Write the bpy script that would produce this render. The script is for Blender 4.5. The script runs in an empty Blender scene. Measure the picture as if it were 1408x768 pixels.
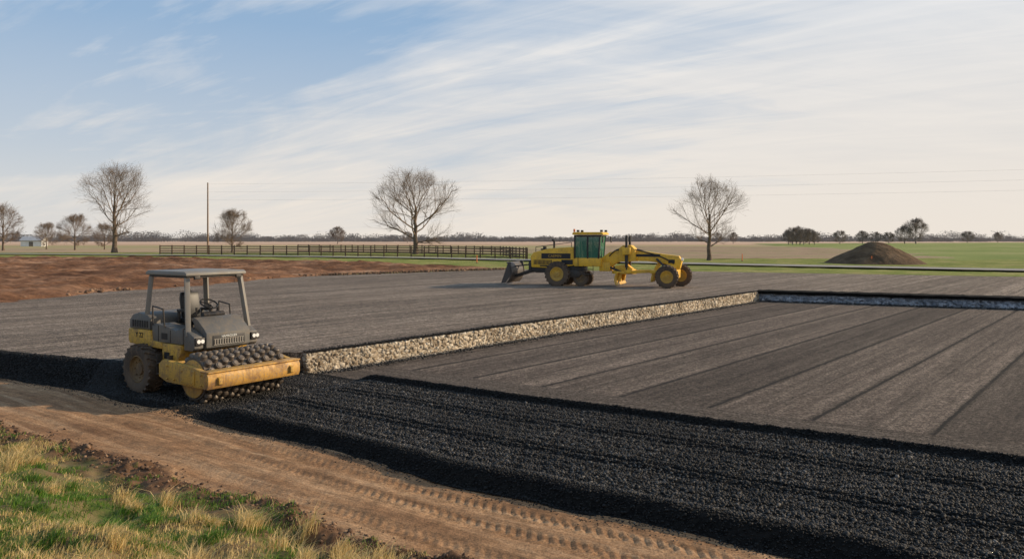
import bpy, bmesh, math, random
import numpy as np
from mathutils import Vector, Matrix
random.seed(7); rng=np.random.default_rng(11)
scene=bpy.context.scene
col=scene.collection
# ------------------------------------------------------------ noise
TAB=rng.random((256,256))
def vnoise(x,y):
    xi=np.floor(x).astype(int); yi=np.floor(y).astype(int)
    fx=x-xi; fy=y-yi; fx=fx*fx*(3-2*fx); fy=fy*fy*(3-2*fy)
    a=TAB[xi&255,yi&255];b=TAB[(xi+1)&255,yi&255];c=TAB[xi&255,(yi+1)&255];d=TAB[(xi+1)&255,(yi+1)&255]
    return (a*(1-fx)+b*fx)*(1-fy)+(c*(1-fx)+d*fx)*fy-0.5
def fbm(x,y,s,o=4,ox=0.):
    r=0;a=1.
    for i in range(o):
        r=r+a*vnoise(x*s+17.3*i+ox,y*s+5.1*i+ox); s*=2.03;a*=.5
    return r
def sstep(a,b,x):
    t=np.clip((x-a)/(b-a),0,1); return t*t*(3-2*t)
def poly_sd(px,py,poly):
    inside=np.zeros(px.shape,bool); dist=np.full(px.shape,1e9)
    n=len(poly)
    for i in range(n):
        x0,y0=poly[i];x1,y1=poly[(i+1)%n]
        c=((y0>py)!=(y1>py))&(px<(x1-x0)*(py-y0)/((y1-y0) if y1!=y0 else 1e-9)+x0)
        inside^=c
        dx,dy=x1-x0,y1-y0
        t=np.clip(((px-x0)*dx+(py-y0)*dy)/(dx*dx+dy*dy),0,1)
        dist=np.minimum(dist,np.hypot(px-x0-t*dx,py-y0-t*dy))
    return np.where(inside,-dist,dist)
# ------------------------------------------------------------ materials
def hexc(c): return (c[0],c[1],c[2],1)
class NT:
    def __init__(s,name):
        s.m=bpy.data.materials.new(name); s.m.use_nodes=True; s.t=s.m.node_tree; s.n=s.t.nodes; s.l=s.t.links
        s.b=s.n['Principled BSDF']; s.tc=s.n.new('ShaderNodeTexCoord')
    def link(s,a,b): s.l.new(a,b)
    def noise(s,scale,detail=4,rough=.55,vec=None,dist=0):
        n=s.n.new('ShaderNodeTexNoise'); n.inputs['Scale'].default_value=scale;n.inputs['Detail'].default_value=detail
        n.inputs['Roughness'].default_value=rough; n.inputs['Distortion'].default_value=dist
        s.link(vec if vec is not None else s.tc.outputs['Object'],n.inputs['Vector']); return n.outputs['Fac']
    def ramp(s,fac,stops):
        r=s.n.new('ShaderNodeValToRGB'); e=r.color_ramp.elements
        while len(e)<len(stops): e.new(.5)
        for el,(p,c) in zip(e,stops): el.position=p; el.color=hexc(c) if not isinstance(c,(float,int)) else (c,c,c,1)
        s.link(fac,r.inputs['Fac']); return r.outputs['Color']
    def mix(s,fac,a,b,mode='MIX'):
        m=s.n.new('ShaderNodeMix'); m.data_type='RGBA'; m.blend_type=mode
        for v,i in ((fac,0),(a,6),(b,7)):
            if isinstance(v,(float,int)): m.inputs[i].default_value=v if i==0 else (v,v,v,1)
            elif isinstance(v,tuple): m.inputs[i].default_value=hexc(v)
            else: s.link(v,m.inputs[i])
        return m.outputs[2]
    def math(s,op,a,b=0.,c=None):
        m=s.n.new('ShaderNodeMath'); m.operation=op
        for i,v in enumerate((a,b,c)):
            if v is None: continue
            if isinstance(v,(float,int)): m.inputs[i].default_value=v
            else: s.link(v,m.inputs[i])
        return m.outputs[0]
    def rot(s,ang,sc=None):
        vr=s.n.new('ShaderNodeVectorRotate'); vr.rotation_type='Z_AXIS'; vr.inputs['Angle'].default_value=ang
        s.link(s.tc.outputs['Object'],vr.inputs['Vector'])
        if sc is None: return vr.outputs[0]
        mp=s.n.new('ShaderNodeMapping'); mp.inputs['Scale'].default_value=sc; s.link(vr.outputs[0],mp.inputs[0]); return mp.outputs[0]
    def bump(s,h,st,dist=.02):
        b=s.n.new('ShaderNodeBump'); b.inputs['Strength'].default_value=st; b.inputs['Distance'].default_value=dist
        s.link(h,b.inputs['Height']); s.link(b.outputs[0],s.b.inputs['Normal'])
    def color(s,c):
        if isinstance(c,tuple): s.b.inputs['Base Color'].default_value=hexc(c)
        else: s.link(c,s.b.inputs['Base Color'])
    def set(s,**k):
        for a,v in k.items(): s.b.inputs[a.replace('_',' ')].default_value=v
        return s
def simple(name,c1,c2,scale=4,rough=.7,metal=0,bump=.2,bd=.01,bscale=None,detail=5,spec=.4):
    t=NT(name); f=t.noise(scale,detail,.6)
    t.color(t.ramp(f,[(.35,c1),(.65,c2)])); t.set(Roughness=rough,Metallic=metal); t.b.inputs['Specular IOR Level'].default_value=spec
    if bump: t.bump(t.noise(bscale or scale*4,5,.6),bump,bd)
    return t.m
def painted(name,c,dirt=(.17,.115,.07),amount=.5,rough=.5,scale=3.,rust=None,metal=0):
    t=NT(name)
    f=t.noise(scale,8,.7); f2=t.noise(scale*7,6,.7)
    m=t.ramp(f,[(.46,0.),(.66,amount)])
    base=t.mix(m,c,dirt)
    m2=t.ramp(f2,[(.55,0.),(.64,amount)])
    base=t.mix(m2,base,rust if rust else dirt)
    mp=t.n.new('ShaderNodeMapping'); mp.inputs['Scale'].default_value=(9,9,.8); t.link(t.tc.outputs['Object'],mp.inputs[0])
    base=t.mix(t.ramp(t.noise(1.5,5,.7,mp.outputs[0]),[(.52,0.),(.66,amount*.7)]),base,dirt)
    sx=t.n.new('ShaderNodeSeparateXYZ'); t.link(t.tc.outputs['Object'],sx.inputs[0])
    lo=t.math('MULTIPLY',t.math('SUBTRACT',1.15,sx.outputs[2]),.9); lo=t.math('MULTIPLY',lo,f)
    lo2=t.n.new('ShaderNodeClamp'); t.link(lo,lo2.inputs[0]); lo2.inputs['Max'].default_value=.6
    base=t.mix(lo2.outputs[0],base,dirt)
    t.color(base); t.set(Metallic=metal)
    t.link(t.ramp(f,[(.3,rough*.8),(.7,min(1,rough*1.5))]),t.b.inputs['Roughness'])
    t.bump(f2,.15,.005)
    return t.m
ANG=math.atan2(24.6,19.7)
def asphalt(name,dark,light,seamdark,seamw,streak,tone,gap,blur):
    t=NT(name)
    v0=t.rot(-ANG)
    sp=t.n.new('ShaderNodeSeparateXYZ'); t.link(v0,sp.inputs[0])
    st=t.noise(1.,8,.75,t.rot(-ANG,(.035,2.1,1)),.3)
    st2=t.noise(1.3,6,.75,t.rot(-ANG,(.4,5.,1)),.2)
    st3=t.noise(1.,4,.7,t.rot(-ANG,(.012,.8,1)),.1)
    big=t.noise(.12,4,.55); fine=t.noise(20,4,.85); mid=t.noise(2.2,5,.7); sp2=t.noise(7,5,.88)
    base=t.mix(t.ramp(st,[(.5-.09/blur,0.),(.5+.09/blur,1.)]),dark,light)
    base=t.mix(.35,base,t.ramp(big,[(.35,dark),(.65,light)]))
    base=t.mix(.8*blur,base,t.ramp(st3,[(.38,.72),(.62,1.25)]),'MULTIPLY')
    base=t.mix(.95,base,t.ramp(fine,[(.42,.3),(.58,1.6)]),'MULTIPLY')
    base=t.mix(.9,base,t.ramp(sp2,[(.41,.45),(.59,1.5)]),'MULTIPLY')
    base=t.mix(.75*blur,base,t.ramp(st2,[(.38,.55),(.62,1.4)]),'MULTIPLY')
    base=t.mix(.6,base,t.ramp(mid,[(.36,.7),(.64,1.25)]),'MULTIPLY')
    wob=t.math('MULTIPLY',t.math('SUBTRACT',mid,.5),.14)
    y=t.math('ADD',sp.outputs[1],wob)
    lane=t.math('FLOOR',t.math('ADD',t.math('DIVIDE',y,gap),.5)); wn=t.n.new('ShaderNodeTexWhiteNoise'); wn.noise_dimensions='1D'; t.link(lane,wn.inputs['W'])
    base=t.mix(tone,base,t.ramp(wn.outputs['Value'],[(0.,.68),(1.,1.35)]),'MULTIPLY')
    fr=t.math('FRACT',t.math('DIVIDE',y,gap)); d=t.math('ABSOLUTE',t.math('SUBTRACT',fr,.5))
    base=t.mix(.8*tone,base,t.ramp(d,[(0.,.6),(.045,.75),(.075,1.25),(.2,1.02),(.5,.88)]),'MULTIPLY')
    seam=t.ramp(d,[(0.,1.),(seamw,.9),(seamw*2.,0.)])
    seam=t.mix(1.,seam,t.ramp(st2,[(.34,.3),(.52,1.)]),'MULTIPLY')
    fr2=t.math('FRACT',t.math('DIVIDE',t.math('ADD',y,.5),gap/2)); d2=t.math('ABSOLUTE',t.math('SUBTRACT',fr2,.5))
    seam2=t.mix(1.,t.ramp(d2,[(0.,streak),(.02,streak*.8),(.05,0.)]),t.ramp(t.noise(.35,3,.6),[(.4,.1),(.6,1.)]),'MULTIPLY')
    base=t.mix(seam2,base,seamdark)
    base=t.mix(seam,base,seamdark)
    t.color(base); t.set(Roughness=.95); t.b.inputs['Specular IOR Level'].default_value=.2
    h=t.mix(.5,fine,sp2); t.bump(h,.9,.035)
    return t.m
M={}
M['pad_up']=asphalt('upper_asphalt',(.142,.108,.081),(.240,.191,.148),(.045,.036,.03),.004,.45,.3,2.4,1.)
M['pad_lo']=asphalt('lower_asphalt',(.072,.054,.042),(.140,.109,.085),(.009,.008,.007),.014,.6,.85,2.1,.75)
def gravelmat():
    t=NT('black_gravel'); f=t.noise(9,5,.7); a=t.n.new('ShaderNodeAttribute'); a.attribute_name='rnd'
    c=t.ramp(a.outputs['Fac'],[(0.,(.006,.0056,.0052)),(.5,(.022,.020,.018)),(.85,(.055,.050,.045)),(1.,(.16,.145,.13))])
    c=t.mix(.5,c,t.ramp(f,[(.3,.5),(.7,1.3)]),'MULTIPLY'); t.color(c); t.set(Roughness=.7); t.b.inputs['Specular IOR Level'].default_value=.3; t.bump(t.noise(60,3,.7),.4,.005); return t.m
M['gravel']=gravelmat()
M['gravel_bed']=simple('gravel_bed',(.004,.0038,.0036),(.018,.0165,.015),14,.95,0,.9,.04,30,5,.1)
def clodmat():
    t=NT('soil_clods'); a=t.n.new('ShaderNodeAttribute'); a.attribute_name='rnd'
    c=t.ramp(a.outputs['Fac'],[(0.,(.045,.024,.013)),(.6,(.13,.072,.038)),(1.,(.27,.165,.095))]); t.color(c); t.set(Roughness=.95); t.bump(t.noise(30,4,.7),.5,.01); return t.m
M['clod']=clodmat()
def groundmat():
    t=NT('track_soil')
    a=t.n.new('ShaderNodeAttribute'); a.attribute_name='bank'
    n1=t.noise(.5,5,.6);n2=t.noise(4,7,.7);n3=t.noise(30,4,.75)
    st=t.noise(1.,7,.68,t.rot(math.radians(37),(.25,3.2,1)),.6)
    st2=t.noise(1.,6,.7,t.rot(math.radians(35),(.8,9,1)),.4)
    c=t.ramp(n1,[(.38,(.27,.140,.066)),(.62,(.40,.225,.112))])
    c=t.mix(.5,c,t.ramp(st,[(.38,(.17,.085,.04)),(.5,(.33,.185,.092)),(.62,(.50,.325,.185))]))
    c=t.mix(.5,c,t.ramp(st2,[(.38,.6),(.62,1.25)]),'MULTIPLY')
    c=t.mix(.6,c,t.ramp(n2,[(.35,.6),(.64,1.25)]),'MULTIPLY')
    c=t.mix(.75,c,t.ramp(n3,[(.38,.5),(.61,1.3)]),'MULTIPLY')
    soil=t.ramp(n2,[(.38,(.055,.028,.015)),(.62,(.16,.088,.046))])
    gr=t.ramp(t.noise(1.6,5,.7),[(.42,(.20,.15,.07)),(.55,(.08,.12,.025))])
    far=t.mix(t.ramp(t.noise(.9,5,.7),[(.4,.15),(.55,.85)]),soil,gr)
    m1=t.ramp(a.outputs['Fac'],[(.12,0.),(.35,1.)])
    c=t.mix(m1,c,soil)
    m2=t.ramp(a.outputs['Fac'],[(.6,0.),(.9,1.)])
    c=t.mix(m2,c,far)
    t.color(c); t.set(Roughness=.95); t.b.inputs['Specular IOR Level'].default_value=.2; h=t.mix(.5,n2,n3); t.bump(h,.6,.04); return t.m
M['ground']=groundmat()
def fieldmat():
    t=NT('farm_field')
    sp=t.n.new('ShaderNodeSeparateXYZ'); t.link(t.tc.outputs['Object'],sp.inputs[0])
    n=t.noise(.006,3,.5); n2=t.noise(.12,6,.7)
    rows=t.noise(1,4,.6,t.rot(.1,(.01,.6,1)))
    y=t.math('ADD',t.math('DIVIDE',sp.outputs[1],1200),t.math('MULTIPLY',t.math('SUBTRACT',n,.5),.08))
    c=t.ramp(y,[(.0,(.14,.17,.06)),(.12,(.20,.21,.07)),(.16,(.42,.29,.18)),(.24,(.33,.29,.13)),(.30,(.50,.33,.21)),(.42,(.58,.40,.28)),(.62,(.56,.41,.30)),(.9,(.42,.38,.32))])
    c=t.mix(.4,c,t.ramp(rows,[(.38,.7),(.62,1.25)]),'MULTIPLY'); c=t.mix(.3,c,t.ramp(n2,[(.3,.65),(.7,1.3)]),'MULTIPLY')
    t.color(c); t.set(Roughness=1.); t.b.inputs['Specular IOR Level'].default_value=.1; return t.m
M['field']=fieldmat()
def grassfar(name,a,b,c3,sc=.25):
    t=NT(name); c=t.ramp(t.noise(sc,8,.75),[(.38,a),(.5,b),(.64,c3)]); c=t.mix(.6,c,t.ramp(t.noise(3,5,.8),[(.35,.55),(.65,1.4)]),'MULTIPLY'); c=t.mix(.5,c,t.ramp(t.noise(1,4,.7,t.rot(.4,(.02,.5,1))),[(.38,.7),(.62,1.25)]),'MULTIPLY'); t.color(c); t.set(Roughness=1.); t.b.inputs['Specular IOR Level'].default_value=.1; t.bump(t.noise(5,4,.8),.8,.1); return t.m
M['grass_far']=grassfar('verge_grass',(.15,.18,.04),(.22,.235,.055),(.35,.29,.12))
M['wheat']=grassfar('green_crop',(.18,.225,.06),(.24,.27,.08),(.36,.33,.15),.03)
M['stubble']=grassfar('stubble',(.27,.19,.12),(.38,.265,.17),(.25,.24,.10),.08)
def brownmat():
    t=NT('churned_soil')
    c=t.ramp(t.noise(.09,6,.62,None,1.5),[(.38,(.12,.057,.030)),(.5,(.22,.108,.057)),(.60,(.34,.185,.105)),(.68,(.50,.32,.20))]); c=t.mix(.7,c,t.ramp(t.noise(2.5,7,.8),[(.37,.4),(.64,1.35)]),'MULTIPLY')
    c=t.mix(.6,c,t.ramp(t.noise(1,5,.7,t.rot(.35,(.05,.9,1)),1.5),[(.38,.6),(.6,1.3)]),'MULTIPLY')
    t.color(c); t.set(Roughness=1.); t.b.inputs['Specular IOR Level'].default_value=.1; t.bump(t.noise(2.5,6,.8),1.,.12); return t.m
M['brown']=brownmat()
M['road']=simple('pale_concrete',(.22,.20,.175),(.30,.275,.245),1.5,.9,0,.1)
def stonemat(name,a,b,c3):
    t=NT(name); at=t.n.new('ShaderNodeAttribute'); at.attribute_name='rnd'
    c=t.ramp(at.outputs['Fac'],[(0.,a),(.4,b),(1.,c3)]); c=t.mix(.8,c,t.ramp(t.noise(12,7,.8),[(.36,.45),(.6,1.25)]),'MULTIPLY')
    c=t.mix(.6,c,t.ramp(t.noise(.7,5,.7),[(.38,.65),(.6,1.15)]),'MULTIPLY')
    t.color(c); t.set(Roughness=.9); t.b.inputs['Specular IOR Level'].default_value=.2; t.bump(t.noise(20,6,.8),1.,.05); return t.m
M['stone']=stonemat('limestone',(.27,.205,.14),(.48,.395,.29),(.70,.62,.50))
M['stone_shaded']=stonemat('shade_tinted_stone',(.17,.18,.205),(.29,.31,.345),(.46,.48,.52))  # far wall's bluish shade, facing away from the sun, is put into the colour
M['yellow']=painted('worn_yellow_paint',(.62,.36,.045),(.20,.125,.07),.8,.55,3,(.10,.055,.03))
M['yellow_rust']=painted('scraped_yellow_paint',(.62,.34,.06),(.17,.09,.045),1.,.55,3.5,(.30,.25,.19))
M['rim']=painted('muddy_rim_paint',(.26,.16,.05),(.11,.075,.05),.9,.7,4)
M['yellow2']=painted('grader_yellow_paint',(.80,.46,.03),(.28,.18,.06),.45,.45,1.5)
M['grey']=painted('grey_paint',(.10,.098,.092),(.22,.165,.11),.5,.5,2.5)
M['grey_lt']=painted('light_grey_paint',(.20,.19,.17),(.25,.19,.13),.4,.5,4)
M['black']=painted('black_steel',(.014,.014,.015),(.09,.065,.045),.5,.5,4)
M['rubber']=painted('rubber',(.022,.02,.019),(.14,.095,.06),.85,.9,4)
M['vinyl']=simple('black_vinyl',(.012,.012,.013),(.02,.02,.02),10,.45,0,.1)
M['steel']=painted('worn_steel',(.14,.118,.097),(.055,.038,.026),.8,.5,6,(.17,.12,.08),.3)
M['steel_dark']=painted('dark_blade_steel',(.075,.072,.07),(.10,.07,.05),.6,.45,2,None,.4)
t=NT('lamp_lens'); t.color((.8,.8,.78)); t.set(Roughness=.08); t.b.inputs['Coat Weight'].default_value=.5; M['lens']=t.m
t=NT('tinted_glass'); t.color((.06,.22,.15)); t.set(Roughness=.04,Alpha=.5); t.b.inputs['Specular IOR Level'].default_value=.8; M['glass']=t.m
t=NT('white_marking'); t.color((.7,.7,.66)); M['white']=t.m
t=NT('dark_marking'); t.color((.01,.01,.012)); M['dark']=t.m
t=NT('orange_plastic'); t.color((.75,.16,.03)); t.set(Roughness=.5); M['orange']=t.m
def bark(name,a,b): return simple(name,a,b,2,.95,0,.6,.03,8)
M['bark']=bark('bark',(.085,.06,.043),(.16,.12,.088))
M['twig']=bark('twig_bark',(.15,.105,.073),(.24,.178,.125))
M['bark_far']=bark('haze_tinted_bark',(.17,.14,.12),(.25,.21,.18))  # lighter bark for far trees, distance haze put into the colour
M['haze']=simple('haze_tinted_wood',(.20,.188,.178),(.28,.26,.24),.05,1,0,0,spec=0)  # pale grey-brown of the tree line, with distance haze painted in
M['wood']=simple('weathered_fence_wood',(.075,.048,.032),(.15,.10,.066),3,.9,0,.3)
M['polewood']=simple('pole_wood',(.19,.115,.07),(.30,.20,.12),3,.9,0,.3)
M['mound']=simple('mound_soil',(.075,.048,.028),(.16,.105,.062),.8,1,0,1.,.15,3,8,.1)
M['housewall']=simple('white_siding',(.62,.62,.62),(.72,.72,.7),1,.8,0,0)
M['roofgrey']=simple('grey_roof',(.28,.29,.31),(.36,.37,.39),1,.7,0,0)
M['wire']=simple('wire_metal',(.25,.25,.26),(.32,.32,.33),1,.6,0,0)
def blademat():
    t=NT('grass_blades'); a=t.n.new('ShaderNodeAttribute'); a.attribute_name='rnd'
    c=t.ramp(a.outputs['Fac'],[(0.,(.05,.13,.012)),(.3,(.13,.25,.025)),(.5,(.26,.29,.05)),(.62,(.52,.37,.14)),(1.,(.82,.62,.29))]); t.color(c); t.set(Roughness=.6)
    tr=t.n.new('ShaderNodeBsdfTranslucent'); t.link(c,tr.inputs[0]); ms=t.n.new('ShaderNodeMixShader'); ms.inputs[0].default_value=.35
    t.link(t.b.outputs[0],ms.inputs[1]); t.link(tr.outputs[0],ms.inputs[2]); t.link(ms.outputs[0],t.n['Material Output'].inputs['Surface']); return t.m
M['blade']=blademat()
# ------------------------------------------------------------ object helpers
def reg(o,parent=None,**k):
    col.objects.link(o)
    if parent: o.parent=parent
    for a,v in k.items(): o[a]=v
    return o
def empty(name,loc=(0,0,0),rz=0,parent=None,**k):
    o=bpy.data.objects.new(name,None); o.location=loc; o.rotation_euler=(0,0,rz); o.empty_display_size=.3
    return reg(o,parent,**k)
def np_mesh(name,verts,faces,mat,attr=None,attrname='rnd',smooth=False,parent=None,**k):
    verts=np.asarray(verts,dtype=np.float32); faces=np.asarray(faces,dtype=np.int32)
    me=bpy.data.meshes.new(name); kk=faces.shape[1]
    me.vertices.add(len(verts)); me.vertices.foreach_set('co',verts.ravel())
    me.loops.add(faces.size); me.loops.foreach_set('vertex_index',faces.ravel())
    me.polygons.add(len(faces)); me.polygons.foreach_set('loop_start',np.arange(len(faces),dtype=np.int32)*kk)
    me.update(calc_edges=True)
    if attr is not None:
        at=me.attributes.new(attrname,'FLOAT','POINT'); at.data.foreach_set('value',np.asarray(attr,dtype=np.float32))
    me.materials.append(mat)
    if smooth: me.shade_smooth()
    o=bpy.data.objects.new(name,me); return reg(o,parent,**k)
def grid_faces(nx,ny,keep=None):
    i=np.arange(nx*ny).reshape(ny,nx)
    f=np.stack([i[:-1,:-1],i[:-1,1:],i[1:,1:],i[1:,:-1]],-1).reshape(-1,4)
    return f if keep is None else f[keep]
def box(bm,x0,x1,y0,y1,z0,z1):
    m=Matrix.Translation(((x0+x1)/2,(y0+y1)/2,(z0+z1)/2))@Matrix.Diagonal((x1-x0,y1-y0,z1-z0,1)); bmesh.ops.create_cube(bm,size=1,matrix=m)
def prism(bm,pts,y0,y1):
    a=[bm.verts.new((x,y0,z)) for x,z in pts]; b=[bm.verts.new((x,y1,z)) for x,z in pts]
    n=len(pts); bm.faces.new(a); bm.faces.new(b[::-1])
    for i in range(n): bm.faces.new((a[i],b[i],b[(i+1)%n],a[(i+1)%n]))
def cyl(bm,p0,p1,r0,r1=None,seg=16):
    if r1 is None: r1=r0
    p0=Vector(p0);p1=Vector(p1);d=p1-p0;L=d.length
    m=Matrix.Translation((p0+p1)/2)@d.to_track_quat('Z','Y').to_matrix().to_4x4()
    bmesh.ops.create_cone(bm,cap_ends=True,segments=seg,radius1=r0,radius2=r1,depth=L,matrix=m)
def hose(bm,pts,r,seg=7,n=14):
    P=[Vector(p) for p in pts]
    def bz(t):
        Q=P[:]
        while len(Q)>1: Q=[a.lerp(b,t) for a,b in zip(Q[:-1],Q[1:])]
        return Q[0]
    for i in range(n): cyl(bm,bz(i/n),bz((i+1)/n+.01),r,None,seg)
def beam(bm,p0,p1,w,h):
    p0=Vector(p0);p1=Vector(p1);d=p1-p0
    m=Matrix.Translation((p0+p1)/2)@d.to_track_quat('Z','Y').to_matrix().to_4x4()@Matrix.Diagonal((w,h,d.length,1))
    bmesh.ops.create_cube(bm,size=1,matrix=m)
def fin(bm,name,mat,parent,bev=0,smooth=True,**k):
    bmesh.ops.recalc_face_normals(bm,faces=bm.faces[:])
    if bev:
        es=[e for e in bm.edges if len(e.link_faces)==2 and e.calc_face_angle(0)>.6]
        if es: bmesh.ops.bevel(bm,geom=es,offset=bev,segments=2,profile=.6,affect='EDGES',clamp_overlap=True)
    me=bpy.data.meshes.new(name); bm.to_mesh(me); bm.free(); me.materials.append(mat)
    if smooth:
        me.shade_smooth(); me.set_sharp_from_angle(angle=math.radians(35))
    o=bpy.data.objects.new(name,me); return reg(o,parent,**k)
def B(): return bmesh.new()
def lathe(bm,prof,seg=40):
    rings=[]
    for r,y in prof:
        rings.append([bm.verts.new((r*math.cos(2*math.pi*i/seg),y,r*math.sin(2*math.pi*i/seg))) for i in range(seg)])
    for a,b in zip(rings[:-1],rings[1:]):
        for i in range(seg): bm.faces.new((a[i],a[(i+1)%seg],b[(i+1)%seg],b[i]))
def wheel(parent,loc,R,w,matrim,side,rz=0,lugs=22,tilt=0):
    e=empty('wheel',loc,rz,parent); e.rotation_euler[0]=tilt
    bm=B(); rr=R*.56
    lathe(bm,[(rr,-w*.42),(R*.78,-w*.5),(R*.93,-w*.46),(R*.965,-w*.3),(R*.97,0),(R*.965,w*.3),(R*.93,w*.46),(R*.78,w*.5),(rr,w*.42),(rr*.97,w*.3),(rr*.97,-w*.3),(rr,-w*.42)])
    for i in range(lugs):
        for s in (-1,1):
            a=2*math.pi*(i+(.25*s))/lugs
            m=Matrix.Rotation(-a,4,'Y')@Matrix.Translation((R*.965,s*w*.24,0))@Matrix.Rotation(s*.5,4,'X')@Matrix.Diagonal((R*.09,w*.5,R*.1,1))
            bmesh.ops.create_cube(bm,size=1,matrix=m)
    fin(bm,'tyre',M['rubber'],e)
    bm=B(); lathe(bm,[(rr,-w*.4),(rr*.92,-w*.42),(rr*.86,-w*.28),(rr*.45,-w*.2),(rr*.40,-w*.3),(.0001,-w*.32)],28)
    lathe(bm,[(rr,w*.4),(rr*.92,w*.42),(rr*.86,w*.28),(rr*.45,w*.2),(rr*.40,w*.3),(.0001,w*.32)],28)
    for i in range(8):
        a=i*math.pi/4
        for s in (-1,1): cyl(bm,(rr*.62*math.cos(a),s*w*.2,rr*.62*math.sin(a)),(rr*.62*math.cos(a),s*w*.3,rr*.62*math.sin(a)),R*.03,None,6)
    fin(bm,'rim',matrim,e); return e
def text(parent,body,size,loc,rot,mat,name='lettering'):
    c=bpy.data.curves.new(name,'FONT'); c.body=body; c.size=size; c.extrude=.004; c.align_x='CENTER'; c.align_y='CENTER'
    o=bpy.data.objects.new(name,c); col.objects.link(o)
    bpy.context.view_layer.update()
    me=bpy.data.meshes.new_from_object(o); bpy.data.objects.remove(o); me.materials.append(mat)
    o=bpy.data.objects.new(name,me); o.location=loc; o.rotation_euler=rot; reg(o,parent); return o
def rocks(name,pos,rad,mat,parent=None,flat=.75,shade=None,**k):
    bm=B(); bmesh.ops.create_icosphere(bm,subdivisions=1,radius=1)
    v=np.array([x.co[:] for x in bm.verts]); bm.faces.ensure_lookup_table(); f=np.array([[x.index for x in ff.verts] for ff in bm.faces]); bm.free()
    n=len(pos); V=np.repeat(v[None],n,0)*(1+rng.uniform(-.28,.28,(n,len(v),1)))
    V*=rng.uniform(.65,1.25,(n,1,3))*np.array([1,1,flat])
    a=rng.uniform(0,6.28,n); c,s=np.cos(a),np.sin(a)
    b=rng.uniform(-.8,.8,n); cb,sb=np.cos(b),np.sin(b)
    x,y,z=V[...,0],V[...,1],V[...,2]
    y,z=y*cb[:,None]-z*sb[:,None],y*sb[:,None]+z*cb[:,None]
    x,y=x*c[:,None]-y*s[:,None],x*s[:,None]+y*c[:,None]
    V=np.stack([x,y,z],-1)*np.asarray(rad)[:,None,None]+np.asarray(pos)[:,None,:]
    F=(f[None]+(np.arange(n)*len(v))[:,None,None]).reshape(-1,3)
    rv=rng.random(n)
    if shade is not None: rv=rv*shade
    return np_mesh(name,V.reshape(-1,3),F,mat,np.repeat(rv,len(v)),parent=parent,**k)
# ------------------------------------------------------------ layout
L1=np.array([(-60,48.5),(-29.6,30.1),(-13.4,20.75),(-9.5,18.45),(-8.2,17.3),(-6.8,16.4),(-3.94,14.2),(-1.14,12.0),(.93,10.5),(3.5,8.9),(8,5.6),(13,2),(30,-10)])
def l1y(x): return np.interp(x,L1[:,0],L1[:,1])
def l2y(x): return np.interp(x,[-60,-9.6,-6.25,-1.2,3,30],[49,14.9,12.6,8.9,5.9,-13])
UP=.55
pad_up=[(-9.3,19.5),(-13.3,21.2),(-29,30.7),(-25,39),(-17.5,63),(0,78),(17,73),(40,63),(90,41),(90,10.5),(14.1,46),(-5.5,21.4),(-7.8,21.3)]
lowpoly=[(-60,44),(-31,28.5),(-24,33),(-22,40),(-14.5,60),(0,74.5),(16,69.5),(39,59.5),(88,38),(120,-60),(-90,-60),(-90,50)]
def near_h(x,y):
    dt=(l1y(x)-y)*.8
    db=(l2y(x)-y)*.81+fbm(x,y,.9,3)*.5
    h=fbm(x,y,.25,3)*.07+fbm(x,y,2.2,4)*.020
    for c0,w,am in ((.55,.18,1.),(1.1,.18,.9),(1.9,.2,.6)):
        g=np.exp(-((dt-c0-.1*vnoise(x*.3,y*0))/w)**4)
        s=(x*.8-y*.6); t=np.abs(dt-c0)
        tread=np.where(np.sin((s+t*.9)*2*np.pi/.16)>0,1,-1)*np.clip(fbm(x,y,.5,2)*2.4+.15+sstep(-5,0,x)*.9,0,1.)*sstep(-7,-2,x)
        h=h-g*.014+g*tread*.0095*am
    ridge=np.exp(-((db-.15)/.30)**2)
    h=h+ridge*(.08+.24*np.abs(fbm(x,y,2.6,4,3.)))
    b=np.clip(db,0,None); h=h+np.where(db>0,.03+b*.22+fbm(x,y,1.3,4,9.)*.22*sstep(0,.8,db),0)
    return np.minimum(h,2.1),db
def axis(lo,hi,step,far):
    a=list(np.arange(lo,hi,step)); s=step; v=hi
    while v<far[1]: a.append(v); s=min(s*1.25,1.0 if v<95 else 1e9); v+=s
    b=[];s=step;v=lo-step
    while v>far[0]: b.append(v); s=min(s*1.25,1.0 if v>-95 else 1e9); v-=s
    b.append(far[0]); a.append(far[1]); return np.array(b[::-1]+a)
xs=axis(-13.5,4.5,.032,(-3500,3500)); ys=axis(5,21,.032,(-300,4500))
XX,YY=np.meshgrid(xs,ys)
nh,db=near_h(XX,YY)
south=YY<l1y(XX)+.25
hlow=np.where(south,nh,-.08)
sd=poly_sd(XX,YY,lowpoly); up=sstep(0,1.6,sd)
up=np.where((YY<0),up*sstep(-10,0,YY),up)
H=hlow*(1-up)+(UP-.05)*up
V=np.stack([XX,YY,H],-1).reshape(-1,3)
bank=(sstep(-.45,.0,db+.25*fbm(XX,YY,3.,3,7.))*.5+sstep(.1,.9,db)*.5)*(YY<60)
g=np_mesh('ground',V,grid_faces(len(xs),len(ys)),M['ground'],bank.ravel(),'bank',True,kind='structure')
g.data.materials.append(M['field'])
g.data.polygons.foreach_set('material_index',((up[:-1,:-1]>.5).ravel()).astype(np.int32))
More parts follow.
